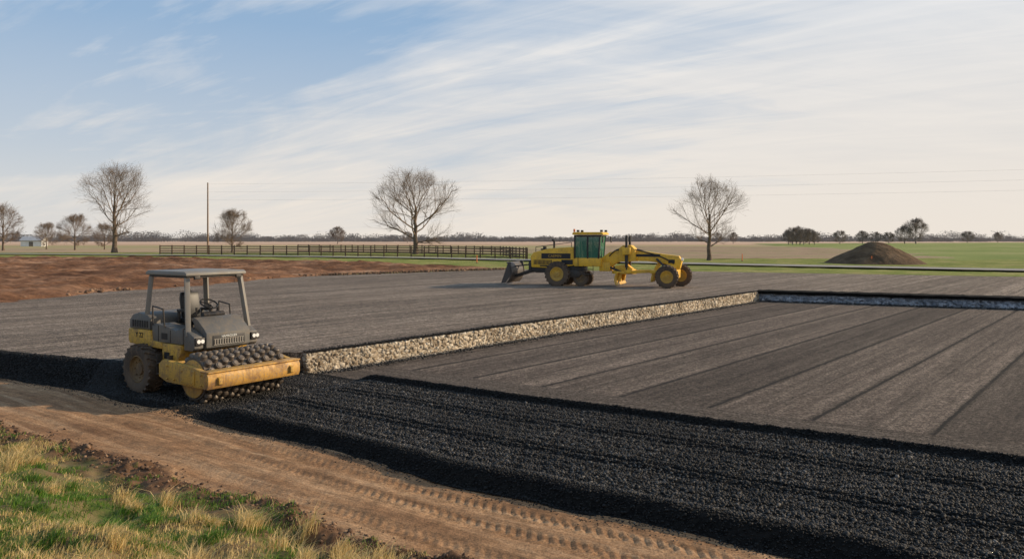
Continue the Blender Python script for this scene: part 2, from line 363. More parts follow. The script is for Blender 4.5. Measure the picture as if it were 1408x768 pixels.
def sheet(name,poly,step,z,mat,amp=0,s=.5,jit=0,**k):
    p=np.array(poly); x=np.arange(p[:,0].min()-1,p[:,0].max()+1,step); y=np.arange(p[:,1].min()-1,p[:,1].max()+1,step)
    X,Y=np.meshgrid(x,y); sdd=poly_sd(X,Y,poly)
    if jit: sdd=sdd+fbm(X,Y,.35,4)*jit
    Z=z+amp*(np.abs(fbm(X,Y,s,5))*1.6)*sstep(0,2.5,-sdd)-(.0 if not amp else .15*(1-sstep(-.3,.7,-sdd)))
    keep=(np.minimum(np.minimum(sdd[:-1,:-1],sdd[1:,:-1]),np.minimum(sdd[:-1,1:],sdd[1:,1:]))<0).ravel()
    V=np.stack([X,Y,Z],-1).reshape(-1,3); F=grid_faces(len(x),len(y),keep)
    u,inv=np.unique(F,return_inverse=True); return np_mesh(name,V[u],inv.reshape(F.shape),mat,smooth=True,kind='structure',**k)
def flat(name,poly,z,mat,z0=None):
    bm=B(); v=[bm.verts.new((x,y,z)) for x,y in poly]; f=bm.faces.new(v)
    if f.normal.z<0: f.normal_flip()
    if z0 is not None:
        r=bmesh.ops.extrude_face_region(bm,geom=[f])
        for e in r['geom']:
            if isinstance(e,bmesh.types.BMVert): e.co.z=z0
    return fin(bm,name,mat,None,0,False,kind='structure')
flat('upper_pavement',pad_up,UP,M['pad_up'],-.12)
pl=[(-5.6,21.5),(14.2,46.1),(90,10.6),(90,-20),(36,-10),(15,7.6),(9.5,11.3),(5,14.1),(2,16.0),(-.06,17.3),(-2.8,19.2)]
flat('lower_pavement',pl,.0,M['pad_lo'],-.3)
def bandmat():
    t=NT('band_asphalt'); st=t.noise(1,7,.7,t.rot(math.radians(34),(.15,3,1)),.3)
    c=t.ramp(st,[(.38,(.070,.054,.042)),(.62,(.118,.094,.075))]); c=t.mix(.95,c,t.ramp(t.noise(20,4,.85),[(.42,.3),(.58,1.6)]),'MULTIPLY'); c=t.mix(.9,c,t.ramp(t.noise(7,5,.88),[(.41,.45),(.59,1.5)]),'MULTIPLY')
    t.color(c); t.set(Roughness=.95); t.b.inputs['Specular IOR Level'].default_value=.2; t.bump(t.noise(20,5,.8),.9,.035); return t.m
M['band']=bandmat()
flat('pavement_band',[(-5.2,21.35),(-4.1,22.75),(1.2,19.0),(6.2,15.6),(11.2,12.3),(17,8.6),(15,7.7),(9.5,11.4),(5,14.2),(2,16.1),(-.06,17.4),(-2.8,19.3)],.006,M['band'])
sheet('grass_verge',[(-260,170),(-260,60),(-60,40),(-24.5,36),(-16,63),(0,76.5),(17,71.5),(40,61.5),(90,40),(260,-30),(260,140),(60,134),(20,150),(-20,165)],1.2,.525,M['grass_far'],.07,.3,3)
sheet('stubble_field',[(18,118),(80,118),(120,260),(40,300),(0,200)],3,.60,M['stubble'],.05,.2,6)
sheet('crop_field',[(62,112),(330,30),(600,300),(330,520),(130,420),(85,200)],4,.66,M['wheat'],.05,.1,8)
sheet('churned_soil',[(-24.6,37),(-29,30.5),(-45,40),(-75,55),(-110,80),(-90,122),(-49,117),(-13.5,94),(-2.5,79),(-17.2,63.5)],.35,.68,M['brown'],.34,.4,2)
def ribbon(name,pts,w,z,mat):
    P=[Vector((x,y,0)) for x,y in pts]; bm=B(); prev=None
    for i,p in enumerate(P):
        d=(P[min(i+1,len(P)-1)]-P[max(i-1,0)]).normalized(); n=Vector((-d.y,d.x,0))*w/2
        a=bm.verts.new((p.x+n.x,p.y+n.y,z)); b=bm.verts.new((p.x-n.x,p.y-n.y,z))
        if prev: bm.faces.new((prev[0],a,b,prev[1]))
        prev=(a,b)
    return fin(bm,name,mat,None,0,False,kind='structure')
ribbon('road',[(-260,178),(-150,160),(-93,148),(-50,134),(-14.6,119),(6,103),(25,88),(46,73),(90,46),(200,-20)],5.0,.72,M['road'])
# ------------------------------------------------------------ gravel strip
A1=np.array([(-29.6,30.0),(-13.4,20.6),(-9.5,18.4),(-8.2,17.3),(-6.8,16.4),(-3.94,14.1),(-1.14,11.9),(.93,10.4),(3.5,8.8),(8,5.5),(13,1.9)])
A3=np.array([(-29,30.9),(-13.3,21.4),(-9.3,19.7),(-7.9,21.4),(-5.4,21.5),(-2.8,19.4),(-.06,17.5),(2,16.2),(5,14.3),(9.5,11.5),(15,7.8)])
KU=np.array([0,18.3,22.8,24.4,26.1,29.7,33.2,35.8,38.8,44.4,50.5])
hd=np.array([.82,-.574])
FUR=((.36,.05),(.66,.05))
def strip(u,v):
    ax=np.interp(u,KU,A1[:,0]);ay=np.interp(u,KU,A1[:,1]);bx=np.interp(u,KU,A3[:,0]);by=np.interp(u,KU,A3[:,1])
    wob=.12*fbm(u,v*0,.8,3)
    x=ax+(bx-ax)*v;y=ay+(by-ay)*v
    x=x+wob*.58*(1-v);y=y+wob*.8*(1-v)
    q=(x+6.2)*hd[0]+(y-17.2)*hd[1]
    vw=v+.002*fbm(u,v*0,.6,3)
    hr=.14+.08*np.exp(-((vw-.085)/.035)**2)+.12*np.exp(-((vw-.955)/.022)**2)
    for c0,a0 in FUR:
        hr=hr+a0*.6*np.exp(-((vw-c0)/.016)**2)-a0*1.3*np.exp(-((vw-c0-.032)/.017)**2)
    hr=hr+.008*np.cos(vw*2*np.pi/.06)
    hr=hr*sstep(0,.06,v)*sstep(0,.02,1-v)
    hr=hr*(.08+.92*sstep(.1,1.3,q+fbm(x,y,1.2,2)*.4))
    hl=(UP+.01)*sstep(0,.85,v)
    w=sstep(22.3,24.0,u)
    hl2=(UP)*sstep(.72,.98,v)*(1-sstep(25.2,26.1,u))+.02
    h=hl*(1-w)+np.maximum(hr,hl2)*w
    n=fbm(x,y,1.1,3)*.014+fbm(x,y,5,4)*.014
    edge=sstep(0,.06,v)*sstep(0,.03,1-v)
    return x,y,h+n*edge-.03*(1-edge)
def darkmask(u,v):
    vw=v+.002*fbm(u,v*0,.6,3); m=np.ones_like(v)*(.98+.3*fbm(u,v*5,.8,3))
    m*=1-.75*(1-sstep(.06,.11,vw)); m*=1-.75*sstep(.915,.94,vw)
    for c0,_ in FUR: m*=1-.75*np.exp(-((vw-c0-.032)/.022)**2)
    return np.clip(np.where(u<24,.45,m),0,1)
us=np.arange(0,50.5,.05); vs=np.linspace(0,1,230); U,Vv=np.meshgrid(us,vs); X,Y,Z=strip(U,Vv)
np_mesh('gravel_strip',np.stack([X,Y,Z],-1).reshape(-1,3),grid_faces(len(us),len(vs)),M['gravel_bed'],smooth=True,kind='structure')
n=130000; u=22+rng.random(n)*24; v=rng.random(n)
nl=16000; u=np.concatenate([u,rng.uniform(10,23.5,nl)]); v=np.concatenate([v,rng.random(nl)*.95])
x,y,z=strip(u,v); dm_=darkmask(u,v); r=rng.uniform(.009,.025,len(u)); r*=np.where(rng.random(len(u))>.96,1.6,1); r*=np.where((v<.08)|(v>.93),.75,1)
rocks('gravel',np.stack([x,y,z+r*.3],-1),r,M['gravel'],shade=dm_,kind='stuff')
n=2500; x=rng.uniform(-20,6,n); y=l1y(x)-np.abs(rng.normal(0,.18,n)); z,_=near_h(x,y); r=rng.uniform(.006,.015,n)
rocks('loose_gravel',np.stack([x,y,z+.004],-1),r,M['gravel'],kind='stuff')
n=3000; x=rng.uniform(-13,4,n); y=l2y(x)+rng.normal(-.08,.3,n); z,_=near_h(x,y); r=rng.uniform(.008,.030,n)*np.where(rng.random(n)>.93,1.8,1)
rocks('soil_clods',np.stack([x,y,z+r*.2],-1),r,M['clod'],kind='stuff')
n=1800; tt=rng.random(n); e=np.array([(-29,30.7),(-25,39),(-17.5,63),(-8,71.2),(0,78)]); k=np.linspace(0,1,5); x=np.interp(tt,k,e[:,0])+rng.normal(-.6,.5,n); y=np.interp(tt,k,e[:,1])+rng.normal(.3,.4,n)
rocks('soil_clods',np.stack([x,y,np.full(n,.62)],-1),rng.uniform(.04,.14,n),M['clod'],kind='stuff')
# ------------------------------------------------------------ stone walls
def stonewall(name,p0,p1,mat,label,courses,hgt,z0=0,lmean=.34):
    p0=np.array(p0,float);p1=np.array(p1,float);L=np.linalg.norm(p1-p0);d=(p1-p0)/L;nrm=np.array([d[1],-d[0]])
    VV=[];FF=[];AA=[];ci=0
    hs=hgt/courses
    bm=B(); bmesh.ops.create_cube(bm,size=2); bmesh.ops.bevel(bm,geom=bm.edges[:],offset=.22,segments=1,affect='EDGES'); bmesh.ops.triangulate(bm,faces=bm.faces[:])
    bv=np.array([q.co[:] for q in bm.verts]); bm.faces.ensure_lookup_table(); bf=np.array([[q.index for q in f.verts] for f in bm.faces]); bm.free()
    for c in range(courses):
        s=rng.uniform(-.3,0)
        while s<L:
            l=rng.uniform(.4,1.8)*lmean; hh=hs*rng.uniform(1.0,2.1)
            v=bv*np.array([l/2*1.35,.07+rng.uniform(-.02,.02),hh/2])*(1+rng.uniform(-.28,.28,(len(bv),3)))
            ta=rng.normal(0,.3); v0=v[:,0]*math.cos(ta)-v[:,2]*math.sin(ta); v2=v[:,0]*math.sin(ta)+v[:,2]*math.cos(ta); v[:,0]=v0; v[:,2]=v2
            cx=min(max(s+l/2,0),L); off=rng.uniform(-.018,.018)+.08*(1-c/courses)
            w=np.empty_like(v)
            w[:,0]=p0[0]+d[0]*(cx+v[:,0])+nrm[0]*(off+v[:,1]); w[:,1]=p0[1]+d[1]*(cx+v[:,0])+nrm[1]*(off+v[:,1]); w[:,2]=np.minimum(z0+hs*(c+.5)+v[:,2]+rng.uniform(-.02,.02),z0+hgt+.02)
            VV.append(w);FF.append(bf+ci);ci+=len(bv);AA.append(np.full(len(bv),rng.random())); s+=l
    return np_mesh(name,np.concatenate(VV),np.concatenate(FF),mat,np.concatenate(AA),label=label,category='wall')
W0=(-5.5,21.35);W1=(14.1,45.95);W2=(90,10.45)
w1=stonewall('retaining_wall',W0,W1,M['stone'],'low pale limestone retaining wall edging the raised pavement',9,.50,0,.07)
w2=stonewall('retaining_wall',W1,W2,M['stone_shaded'],'low stone retaining wall with bluish shade put into its colour and a black asphalt cap',5,.42,0,.16)
def capstrip(P0,P1,N,prof,amp,par,name):
    dd=(Vector(P1)-Vector(P0)); LL=dd.length; dd.normalize(); n2=Vector((dd.y,-dd.x)); bm=B(); prev=None
    for i in range(N+1):
        p=Vector(P0)+dd*(LL*i/N); o1=random.uniform(-amp,amp)
        ring=[bm.verts.new((p.x+n2.x*(a+o1*f),p.y+n2.y*(a+o1*f),z+random.uniform(-.012,.015)*f)) for a,z,f in prof]
        if prev:
            for j in range(len(ring)-1): bm.faces.new((prev[j],prev[j+1],ring[j+1],ring[j]))
        prev=ring
    return fin(bm,name,M['gravel_bed'],par)
capstrip(W1,W2,300,((.20,.42,1),(.23,.58,1),(-.35,.63,1),(-.5,.552,0)),.03,w2,'wall_cap')
capstrip(W0,W1,420,((.03,.50,1),(.05,.54,1),(.0,.568,1),(-.09,.568,1),(-.15,.552,1)),.03,w1,'asphalt_edge')
def along(n,p0,p1,off,sig,z,r0,r1,name,mat):
    t=rng.random(n); p0=np.array(p0);p1=np.array(p1); d=(p1-p0)/np.linalg.norm(p1-p0); nr=np.array([d[1],-d[0]])
    o=off+rng.normal(0,sig,n); x=p0[0]+(p1[0]-p0[0])*t+nr[0]*o; y=p0[1]+(p1[1]-p0[1])*t+nr[1]*o
    rocks(name,np.stack([x,y,np.full(n,z)+rng.uniform(-.01,.015,n)],-1),rng.uniform(r0,r1,n),mat,kind='stuff')
along(2500,W0,W1,-.12,.08,.56,.01,.024,'asphalt_crumbs',M['gravel'])
along(8000,W0,W1,.22,.06,.01,.010,.030,'rubble',M['stone'])
along(6000,W0,W1,.38,.14,.01,.012,.04,'asphalt_crumbs',M['gravel'])
along(4000,W1,(60,24.5),.4,.16,.01,.03,.07,'asphalt_crumbs',M['gravel'])
# ------------------------------------------------------------ near grass
def blades(name,x,y,z,h,la,lx,ly,wx,wy,at,drop):
    n=len(x); V=np.empty((n,5,3))
    for j,(t,ww) in enumerate(((0,1),(0,-1),(.55,.75),(.55,-.75),(1,0))):
        V[:,j,0]=x+lx*t**2+wx*ww;V[:,j,1]=y+ly*t**2+wy*ww;V[:,j,2]=z-.01+h*(t-drop*t*t)
    b=(np.arange(n)*5)[:,None]; F=np.concatenate([b+np.array([[0,1,3]]),b+np.array([[0,3,2]]),b+np.array([[2,3,4]])])
    return np_mesh(name,V.reshape(-1,3),F,M['blade'],np.repeat(at,5),kind='stuff')
def grass(name,n,x0,x1,y0,y1,hmin,hmax,dry,thr,wid):
    x=rng.uniform(x0,x1,n);y=rng.uniform(y0,y1,n); z,db=near_h(x,y)
    dens=fbm(x,y,1.1,4,31.)+.25*sstep(0,3,db)
    k=(db>.12)&(dens>thr); x,y,z,db=x[k],y[k],z[k],db[k]; n=len(x)
    a=rng.uniform(0,6.28,n); h=rng.uniform(hmin,hmax,n)*(1+fbm(x,y,.8,2,5.)*.9); w=rng.uniform(.6,1.3,n)*wid
    la=rng.normal(.6,1.1,n); lean=h*rng.uniform(.1,.9,n)
    dm=fbm(x,y,1.0,3,77.); at=np.clip(rng.normal(.2,.14,n)+np.where(rng.random(n)<np.clip(dry+dm*3.,0.02,1),.55,0),0,1)
    blades(name,x,y,z,h,la,np.cos(la)*lean,np.sin(la)*lean*.7,np.cos(a)*w,np.sin(a)*w,at,.25)
grass('grass',230000,-12,3,4.5,16,.03,.11,.2,-.08,.0045)
def straw(nc,hmn,hmx,am,asd,ox,name):
    cx=rng.uniform(-11.5,.5,nc*4); cy=rng.uniform(5,15,nc*4); _,db=near_h(cx,cy); k=(db>.35)&(fbm(cx,cy,.6,3,ox)>-.02); cx,cy=cx[k][:nc],cy[k][:nc]
    m=100; x=np.repeat(cx,m)+rng.normal(0,.06,len(cx)*m); y=np.repeat(cy,m)+rng.normal(0,.06,len(cx)*m); z,_=near_h(x,y); n=len(x)
    hc=np.repeat(rng.uniform(hmn,hmx,len(cx)),m); h=hc*rng.uniform(.5,1.1,n); a=rng.uniform(0,6.28,n); la=np.repeat(rng.normal(.5,.6,len(cx)),m)+rng.normal(0,1.,n)
    lean=h*rng.uniform(.2,1.1,n); at=np.clip(rng.normal(am,asd,n),0,1)
    blades(name,x,y,z,h,la,np.cos(la)*lean,np.sin(la)*lean*.7,np.cos(a)*.0042,np.sin(a)*.0042,at,.35)
straw(330,.16,.44,.82,.16,50.,'tall_grass'); straw(300,.08,.2,.2,.13,90.,'grass_tufts')
# ------------------------------------------------------------ trees
def tree_mesh(seed,h,w,trunkh,r0,levels=5,dens=1.,rmin=.011):
    R=random.Random(seed); T=[];C=[]
    cz=trunkh+(h-trunkh)*.47; a=w/2; bz=(h-trunkh)*.55
    ph=[R.uniform(0,6.28) for _ in range(6)]
    def inside(p):
        az=math.atan2(p.y,p.x); el=math.atan2(p.z-cz,math.hypot(p.x,p.y)+1e-6)
        f=1+.05*math.sin(3*az+ph[0])*math.cos(el)+.05*math.sin(7*az+ph[1]+2*el)+.05*math.sin(5*el+ph[2]+az)+.05*math.sin(11*el+ph[3]-3*az)
        return ((p.x/a)**2+(p.y/a)**2+((p.z-cz)/bz)**2)/(f*f)
    def branch(p,d,L,r,lv):
        ns=5 if lv<3 else (4 if lv==3 else 3); q=p.copy(); dd=d.copy(); pts=[(q.copy(),r)]; lim=1.0+R.uniform(-.25,.28)
        for i in range(ns):
            dd=(dd+Vector((R.gauss(0,.15),R.gauss(0,.15),R.gauss(.03,.10)))).normalized()
            q2=q+dd*L/ns; rr=r*(1-.70*(i+1)/ns)
            if inside(q2)>lim: break
            C.append((q.copy(),q2.copy(),pts[-1][1],rr)); q=q2; pts.append((q.copy(),rr))
        if lv>=levels or len(pts)<2: return
        nc=int({1:9,2:6,3:5,4:4}.get(lv,3)*dens+R.random())
        for j in range(nc):
            t=(j+R.random())/nc*.85+.15
            k=min(int(t*(len(pts)-1)),len(pts)-2); f=min(t*(len(pts)-1)-k,1)
            bp=pts[k][0].lerp(pts[k+1][0],f); br=pts[k][1]*(1-f)+pts[k+1][1]*f
            ax=Vector((R.gauss(0,1),R.gauss(0,1),R.gauss(0,1))).normalized(); nd=(dd+ax*R.uniform(.5,.9)); nd.z+=.06; nd.normalize()
            branch(bp,nd,L*R.uniform(.45,.78),max(br*.56,rmin),lv+1)
    top=Vector((R.gauss(0,.06),R.gauss(0,.06),h*.58)); q=Vector((0,0,-.2)); pr=r0*1.45; tp=[]
    for i in range(7):
        t=(i+1)/7; q2=Vector((0,0,-.2)).lerp(top,t)+Vector((R.gauss(0,.05),R.gauss(0,.05),0))*h/12; rr=r0*(1.08-.66*t) ; T.append((q.copy(),q2.copy(),pr,rr)); tp.append((q.copy(),q2.copy(),pr,rr)); q=q2;pr=rr
    n=R.randint(12,14)
    for i in range(n):
        f=i/(n-1); zz=trunkh*.9+(h*.58-trunkh*.9)*f**.9
        az=2.4*i+R.uniform(-.4,.4); el=.18+1.2*f**1.2+R.uniform(-.12,.15)
        for a0,b0,c0,d0 in tp:
            if a0.z<=zz<=b0.z: tt=(zz-a0.z)/(b0.z-a0.z); bp=a0.lerp(b0,tt); br=c0*(1-tt)+d0*tt; break
        else: bp=q; br=pr
        d=Vector((math.cos(az)*math.cos(el),math.sin(az)*math.cos(el),math.sin(el)))
        L=.5
        while inside(bp+d*L)<1. and L<h: L+=.25
        branch(bp,d,L*R.uniform(.95,1.08),br*R.uniform(.36,.55),1)
    return T,C
def segs_mesh(S,k):
    n=len(S); p0=np.array([s[0][:] for s in S]);p1=np.array([s[1][:] for s in S]);r0=np.array([s[2] for s in S]);r1=np.array([s[3] for s in S])
    d=p1-p0;d/=np.linalg.norm(d,axis=1)[:,None]+1e-9; ref=np.where(np.abs(d[:,2:3])>.9,np.array([[1.,0,0]]),np.array([[0,0,1.]])); u=np.cross(d,ref);u/=np.linalg.norm(u,axis=1)[:,None];v=np.cross(d,u)
    V=np.empty((n,2*k,3))
    for i in range(k):
        a=2*math.pi*i/k; o=u*math.cos(a)+v*math.sin(a); V[:,i]=p0+o*r0[:,None]; V[:,k+i]=p1+o*r1[:,None]
    F=np.array([[i,(i+1)%k,k+(i+1)%k,k+i] for i in range(k)]); F=(F[None]+(np.arange(n)*2*k)[:,None,None]).reshape(-1,4)
    return V.reshape(-1,3),F
TL={}
def tree(kind,args,loc,label,sc=1,rz=0,far=False,group=None):
    if kind not in TL:
        T,C=tree_mesh(*args); vt,ft=segs_mesh(T,10); vc,fc=segs_mesh(C,3); TL[kind]=(vt,ft,vc,fc,None,None)
    vt,ft,vc,fc,mt,mc=TL[kind]
    e=empty('tree',loc,rz,None,label=label,category='tree'); e.scale=(sc,sc,sc)
    if group: e['group']=group
    if mt is None:
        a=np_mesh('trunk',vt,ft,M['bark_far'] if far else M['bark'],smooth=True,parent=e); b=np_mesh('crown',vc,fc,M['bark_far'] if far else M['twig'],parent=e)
        TL[kind]=(vt,ft,vc,fc,a.data,b.data)
    else:
        reg(bpy.data.objects.new('trunk',mt),e); reg(bpy.data.objects.new('crown',mc),e)
G=.5
tree('a',(3,18.6,15.6,3.8,.50,5,.85,.009),(-83.5,168,G),'tall bare tree with a wide crown beside the road')
tree('b',(17,15.7,17.6,2.4,.46,5,.85,.008),(-18.1,150,G),'large bare spreading tree behind the wooden fence')
tree('c',(33,10.9,10.2,2.1,.29,5,.82,.006),(26.9,109,G),'bare round-crowned tree on the grass verge')
tree('d',(31,8.9,8.8,1.2,.2,4,1.15,.012),(-60.2,172,G),'small bare orchard tree beside a utility pole')
tree('e',(41,11.5,9,2.,.26,4,1.15,.014),(-124,195,G),'bare tree with dense twigs by the field')
for i,(lx,ly,sc,rz) in enumerate(((-112,205,1.0,1.3),(-128,220,.8,2.3),(-108,212,.75,4.3),(-134,190,.9,.3))):
    tree('d',None,(lx,ly,G),'small bare tree in a row by the field',sc,rz,group='small bare trees')
far=[(464,400,8.5,7),(1100,350,8,9),(1090,345,7.5,8),(1113,352,7,7),(1095,356,6.5,7),(1105,340,7,7),(1084,352,6,7),(1120,347,6,7),(1155,380,6.5,6),(1186,400,6.5,7),(1204,400,6,8),(1222,410,6,8),(1259,400,12.5,11),(1244,405,9,7),(1330,480,7,8),(1372,520,6.5,8),(985,430,6,7),(560,500,7,8),(1008,430,6,7)]
for i,(px,dd,h,w) in enumerate(far):
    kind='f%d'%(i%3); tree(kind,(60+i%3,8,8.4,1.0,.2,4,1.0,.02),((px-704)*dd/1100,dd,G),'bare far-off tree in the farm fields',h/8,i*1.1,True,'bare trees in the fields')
def woods():
    n=2600; az=rng.uniform(-.8,.8,n); d=rng.uniform(640,920,n); X=np.tan(az)*d
    hh=(2.0+6.0*rng.random(n)**2.0)*(.6+np.clip(fbm(X/d*1000,X*0,.02,3)+.35,0,1))
    per=90
    x=np.repeat(X,per)+rng.normal(0,2.8,n*per); y=np.repeat(d,per)+rng.normal(0,3,n*per); z=.3+rng.random(n*per)**1.2*np.repeat(hh,per)
    a=rng.uniform(0,6.28,(n*per)); s=rng.uniform(.2,.65,n*per)
    V=np.empty((n*per,3,3))
    for j in range(3):
        t=a+j*2.1+rng.uniform(-.5,.5,n*per); V[:,j,0]=x+np.cos(t)*s;V[:,j,1]=y+rng.uniform(-.2,.2,n*per);V[:,j,2]=np.maximum(z+np.sin(t)*s*.9,0)
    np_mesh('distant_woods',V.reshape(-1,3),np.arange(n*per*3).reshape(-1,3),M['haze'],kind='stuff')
woods()
# ------------------------------------------------------------ fence
def fence(pts,h,rails,label,gap=2.7):
    P=[Vector((x,y,0)) for x,y in pts]; e=empty('wooden_fence',(P[0].x,P[0].y,G),0,None,label=label,category='fence')
    bm=B(); box(bm,-.09,.09,-.09,.09,-.2,h+.12); post=fin(bm,'post',M['wood'],e,.01)
    o=P[0]; pp=[]
    for a,b in zip(P[:-1],P[1:]):
        L=(b-a).length; n=max(1,round(L/gap))
        for i in range(n): pp.append(a.lerp(b,i/n))
    pp.append(P[-1])
    for i,p in enumerate(pp):
        if i==0: post.location=p-o; continue
        q=post.copy(); q.location=p-o; col.objects.link(q); q.parent=e
    for r in range(rails):
        z=h*(r+.75)/rails; bm=B()
        for a,b in zip(pp[:-1],pp[1:]):
            a2=a-o;b2=b-o; d=(b2-a2).normalized(); nrm=Vector((d.y,-d.x,0))*.11; mid=(a2+b2)/2+nrm
            m=Matrix.Translation((mid.x,mid.y,z+random.uniform(-.03,.03)))@Matrix.Rotation(math.atan2(d.y,d.x),4,'Z')@Matrix.Diagonal(((b2-a2).length,.05,.15,1)); bmesh.ops.create_cube(bm,size=1,matrix=m)
        fin(bm,'rail',M['wood'],e)
fence([(-66,150),(-40,142),(-16,127),(2,115)],1.65,4,'dark weathered post-and-rail fence along the grass verge')
fence([(-46,172),(-18,160),(-2,138),(2.2,115.6)],1.6,4,'dark weathered rail fence enclosing the paddock behind')
# ------------------------------------------------------------ utility poles and wires
def pole(x,y,h,label):
    e=empty('utility_pole',(x,y,G),0,None,label=label,category='pole',group='utility poles')
    bm=B(); cyl(bm,(0,0,-.3),(0,0,h),.17,.11,12); fin(bm,'shaft',M['polewood'],e)
    for z in (h-.3,h-1.8,h-3.3):
        bm=B(); cyl(bm,(0,-.1,z),(0,-.32,z),.06,.05,8); fin(bm,'insulator',M['grey_lt'],e)
pole(-57.8,152,13.6,'slim weathered wooden utility pole beside the fence')
pole(112,107,13.8,'slim weathered wooden utility pole carrying three wires')
for zi,(z0,z1) in enumerate(((13.8,14.0),(12.3,12.5),(10.8,11.0))):
    S=[];N=48; pr=None
    for i in range(N+1):
        t=i/N; p=Vector((-57.8+169.8*t,151.7-45*t,z0+(z1-z0)*t-.6*4*t*(1-t)))
        if pr is not None: S.append((pr,p,.007,.007))
        pr=p
    v,f=segs_mesh(S,4); np_mesh('power_line',v,f,M['wire'],label='thin overhead wire strung between wooden poles',category='wire',group='overhead wires')
# ------------------------------------------------------------ mound, markers, houses
x=np.linspace(-8,8,110);y=np.linspace(-8,8,110);X,Y=np.meshgrid(x,y); rr=np.hypot(X,Y*.95)*(1+.10*fbm(X,Y,.25,2)); hh=3.0*np.clip(1-rr/5.7,0,1)**1.02; hh=np.minimum(hh,2.65+.25*fbm(X,Y,.6,3))
Z=hh+fbm(X,Y,.9,5)*.32*np.clip(hh,0,.6)-.08
o=np_mesh('soil_mound',np.stack([X,Y,Z],-1).reshape(-1,3),grid_faces(110,110,(np.minimum(rr[:-1,:-1],rr[1:,1:])<6.6).ravel()),M['mound'],smooth=True,label='conical dark brown heap of soil on the grass',category='soil heap'); o.location=(44.0,97,.6)
e0=empty('marker_post',(41.8,93,.55),0,None,label='small orange marker post standing on the verge',category='marker post',group='orange marker posts')
bm=B(); cyl(bm,(0,0,0),(0,0,.95),.06,.05,10); p_=fin(bm,'stake',M['orange'],e0)
bm=B(); cyl(bm,(0,0,0),(0,0,.06),.16,.14,12); b_=fin(bm,'base',M['black'],e0)
for loc in ((-4.3,98,.55),(30.5,106,.55)):
    e=e0.copy(); e.location=loc; col.objects.link(e)
    for c in (p_,b_):
        q=c.copy(); col.objects.link(q); q.parent=e
def house(x,y,w,d,h,rh,rz,label,wallm=None):
    e=empty('farm_building',(x,y,G),rz,None,label=label,category='building')
    bm=B(); prism(bm,[(-d/2,0),(d/2,0),(d/2,h),(0,h+rh),(-d/2,h)],-w/2,w/2)
    bmesh.ops.rotate(bm,verts=bm.verts[:],cent=(0,0,0),matrix=Matrix.Rotation(math.pi/2,3,'Z')); fin(bm,'wall',wallm or M['housewall'],e)
    for s in (-1,1):
        bm=B(); prism(bm,[(s*(d/2+.4),h-.1),(s*.01,h+rh+.25),(s*.01,h+rh+.08),(s*(d/2+.4),h-.28)],-w/2-.4,w/2+.4)
        bmesh.ops.rotate(bm,verts=bm.verts[:],cent=(0,0,0),matrix=Matrix.Rotation(math.pi/2,3,'Z')); fin(bm,'roof',M['roofgrey'],e)
    bm=B(); box(bm,-w*.1,w*.1,-d/2-.06,-d/2-.01,0,h*.75); fin(bm,'door',M['grey'],e)
house(-178,298,7,6,2.3,1.1,.2,'small white farm shed with a grey gable roof')
# ------------------------------------------------------------ ROLLER
RO=empty('compaction_roller',(-7.04,18.745,.0),math.radians(-35),None,label='grey and yellow padfoot soil compactor with open canopy on dirt edge',category='road roller')
bm=B(); DC=(.88,0,.54); cyl(bm,(DC[0],-1.04,DC[2]),(DC[0],1.04,DC[2]),.46,None,56)
for k in range(10):
    for i in range(16):
        a=2*math.pi*(i+.5*(k%2))/16; yy=-.93+1.86*k/9
        m=Matrix.Translation(DC)@Matrix.Rotation(-a,4,'Y')@Matrix.Translation((.50,yy,0))@Matrix.Rotation(math.pi/2,4,'Y')
        bmesh.ops.create_cone(bm,cap_ends=True,segments=14,radius1=.088,radius2=.074,depth=.10,matrix=m)
        m2=m@Matrix.Translation((0,0,.055)); bmesh.ops.create_cone(bm,cap_ends=True,segments=14,radius1=.074,radius2=.045,depth=.022,matrix=m2)
fin(bm,'padfoot_drum',M['steel'],RO)
for s in (-1,1):
    bm=B(); cyl(bm,(DC[0],s*1.04,DC[2]),(DC[0],s*1.07,DC[2]),.41,None,40); cyl(bm,(DC[0],s*1.05,DC[2]),(DC[0],s*1.12,DC[2]),.14,None,20)
    fin(bm,'drum_end_plate',M['yellow_rust'],RO,.006)
bm=B()
for s in (-1,1):
    y0,y1=(1.08,1.20) if s>0 else (-1.20,-1.08)
    prism(bm,[(-.2,.52),(.1,.42),(1.52,.40),(1.52,.74),(1.1,.82),(-.05,.90),(-.2,.80)],y0,y1)
    ya,yb=(1.2,1.225) if s>0 else (-1.225,-1.2)
    prism(bm,[(.66,.45),(1.16,.45),(1.16,.76),(.66,.79)],ya,yb)
    for x_,z_ in ((.15,.50),(.15,.78),(.4,.50),(1.4,.47),(1.4,.69),(.72,.50),(1.1,.50),(.72,.72),(1.1,.72)): cyl(bm,(x_,s*1.19,z_),(x_,s*1.245,z_),.02,None,6)
box(bm,-.2,.14,-1.1,1.1,.5,.84)
box(bm,-.6,-.2,-.3,.3,.45,.8)
fin(bm,'drum_frame',M['yellow'],RO,.01)
bm=B(); prism(bm,[(1.50,.40),(1.50,.74),(1.62,.74),(1.66,.66),(1.66,.49),(1.62,.40)],-1.22,1.22); fin(bm,'front_beam',M['yellow_rust'],RO,.01,label='scraped rusty yellow front beam')
bm=B(); box(bm,1.38,1.67,-1.22,1.22,.744,.775)
for i in range(22): box(bm,1.33,1.39,-1.1+i*.1,-1.06+i*.1,.70,.77)
fin(bm,'scraper_bar',M['yellow_rust'],RO,.006)
for yy in (-.95,.95):
    bm=B(); prism(bm,[(1.655,.47),(1.655,.65),(1.72,.62),(1.72,.50)],yy-.04,yy+.04); fin(bm,'tie_bracket',M['yellow'],RO,.006)
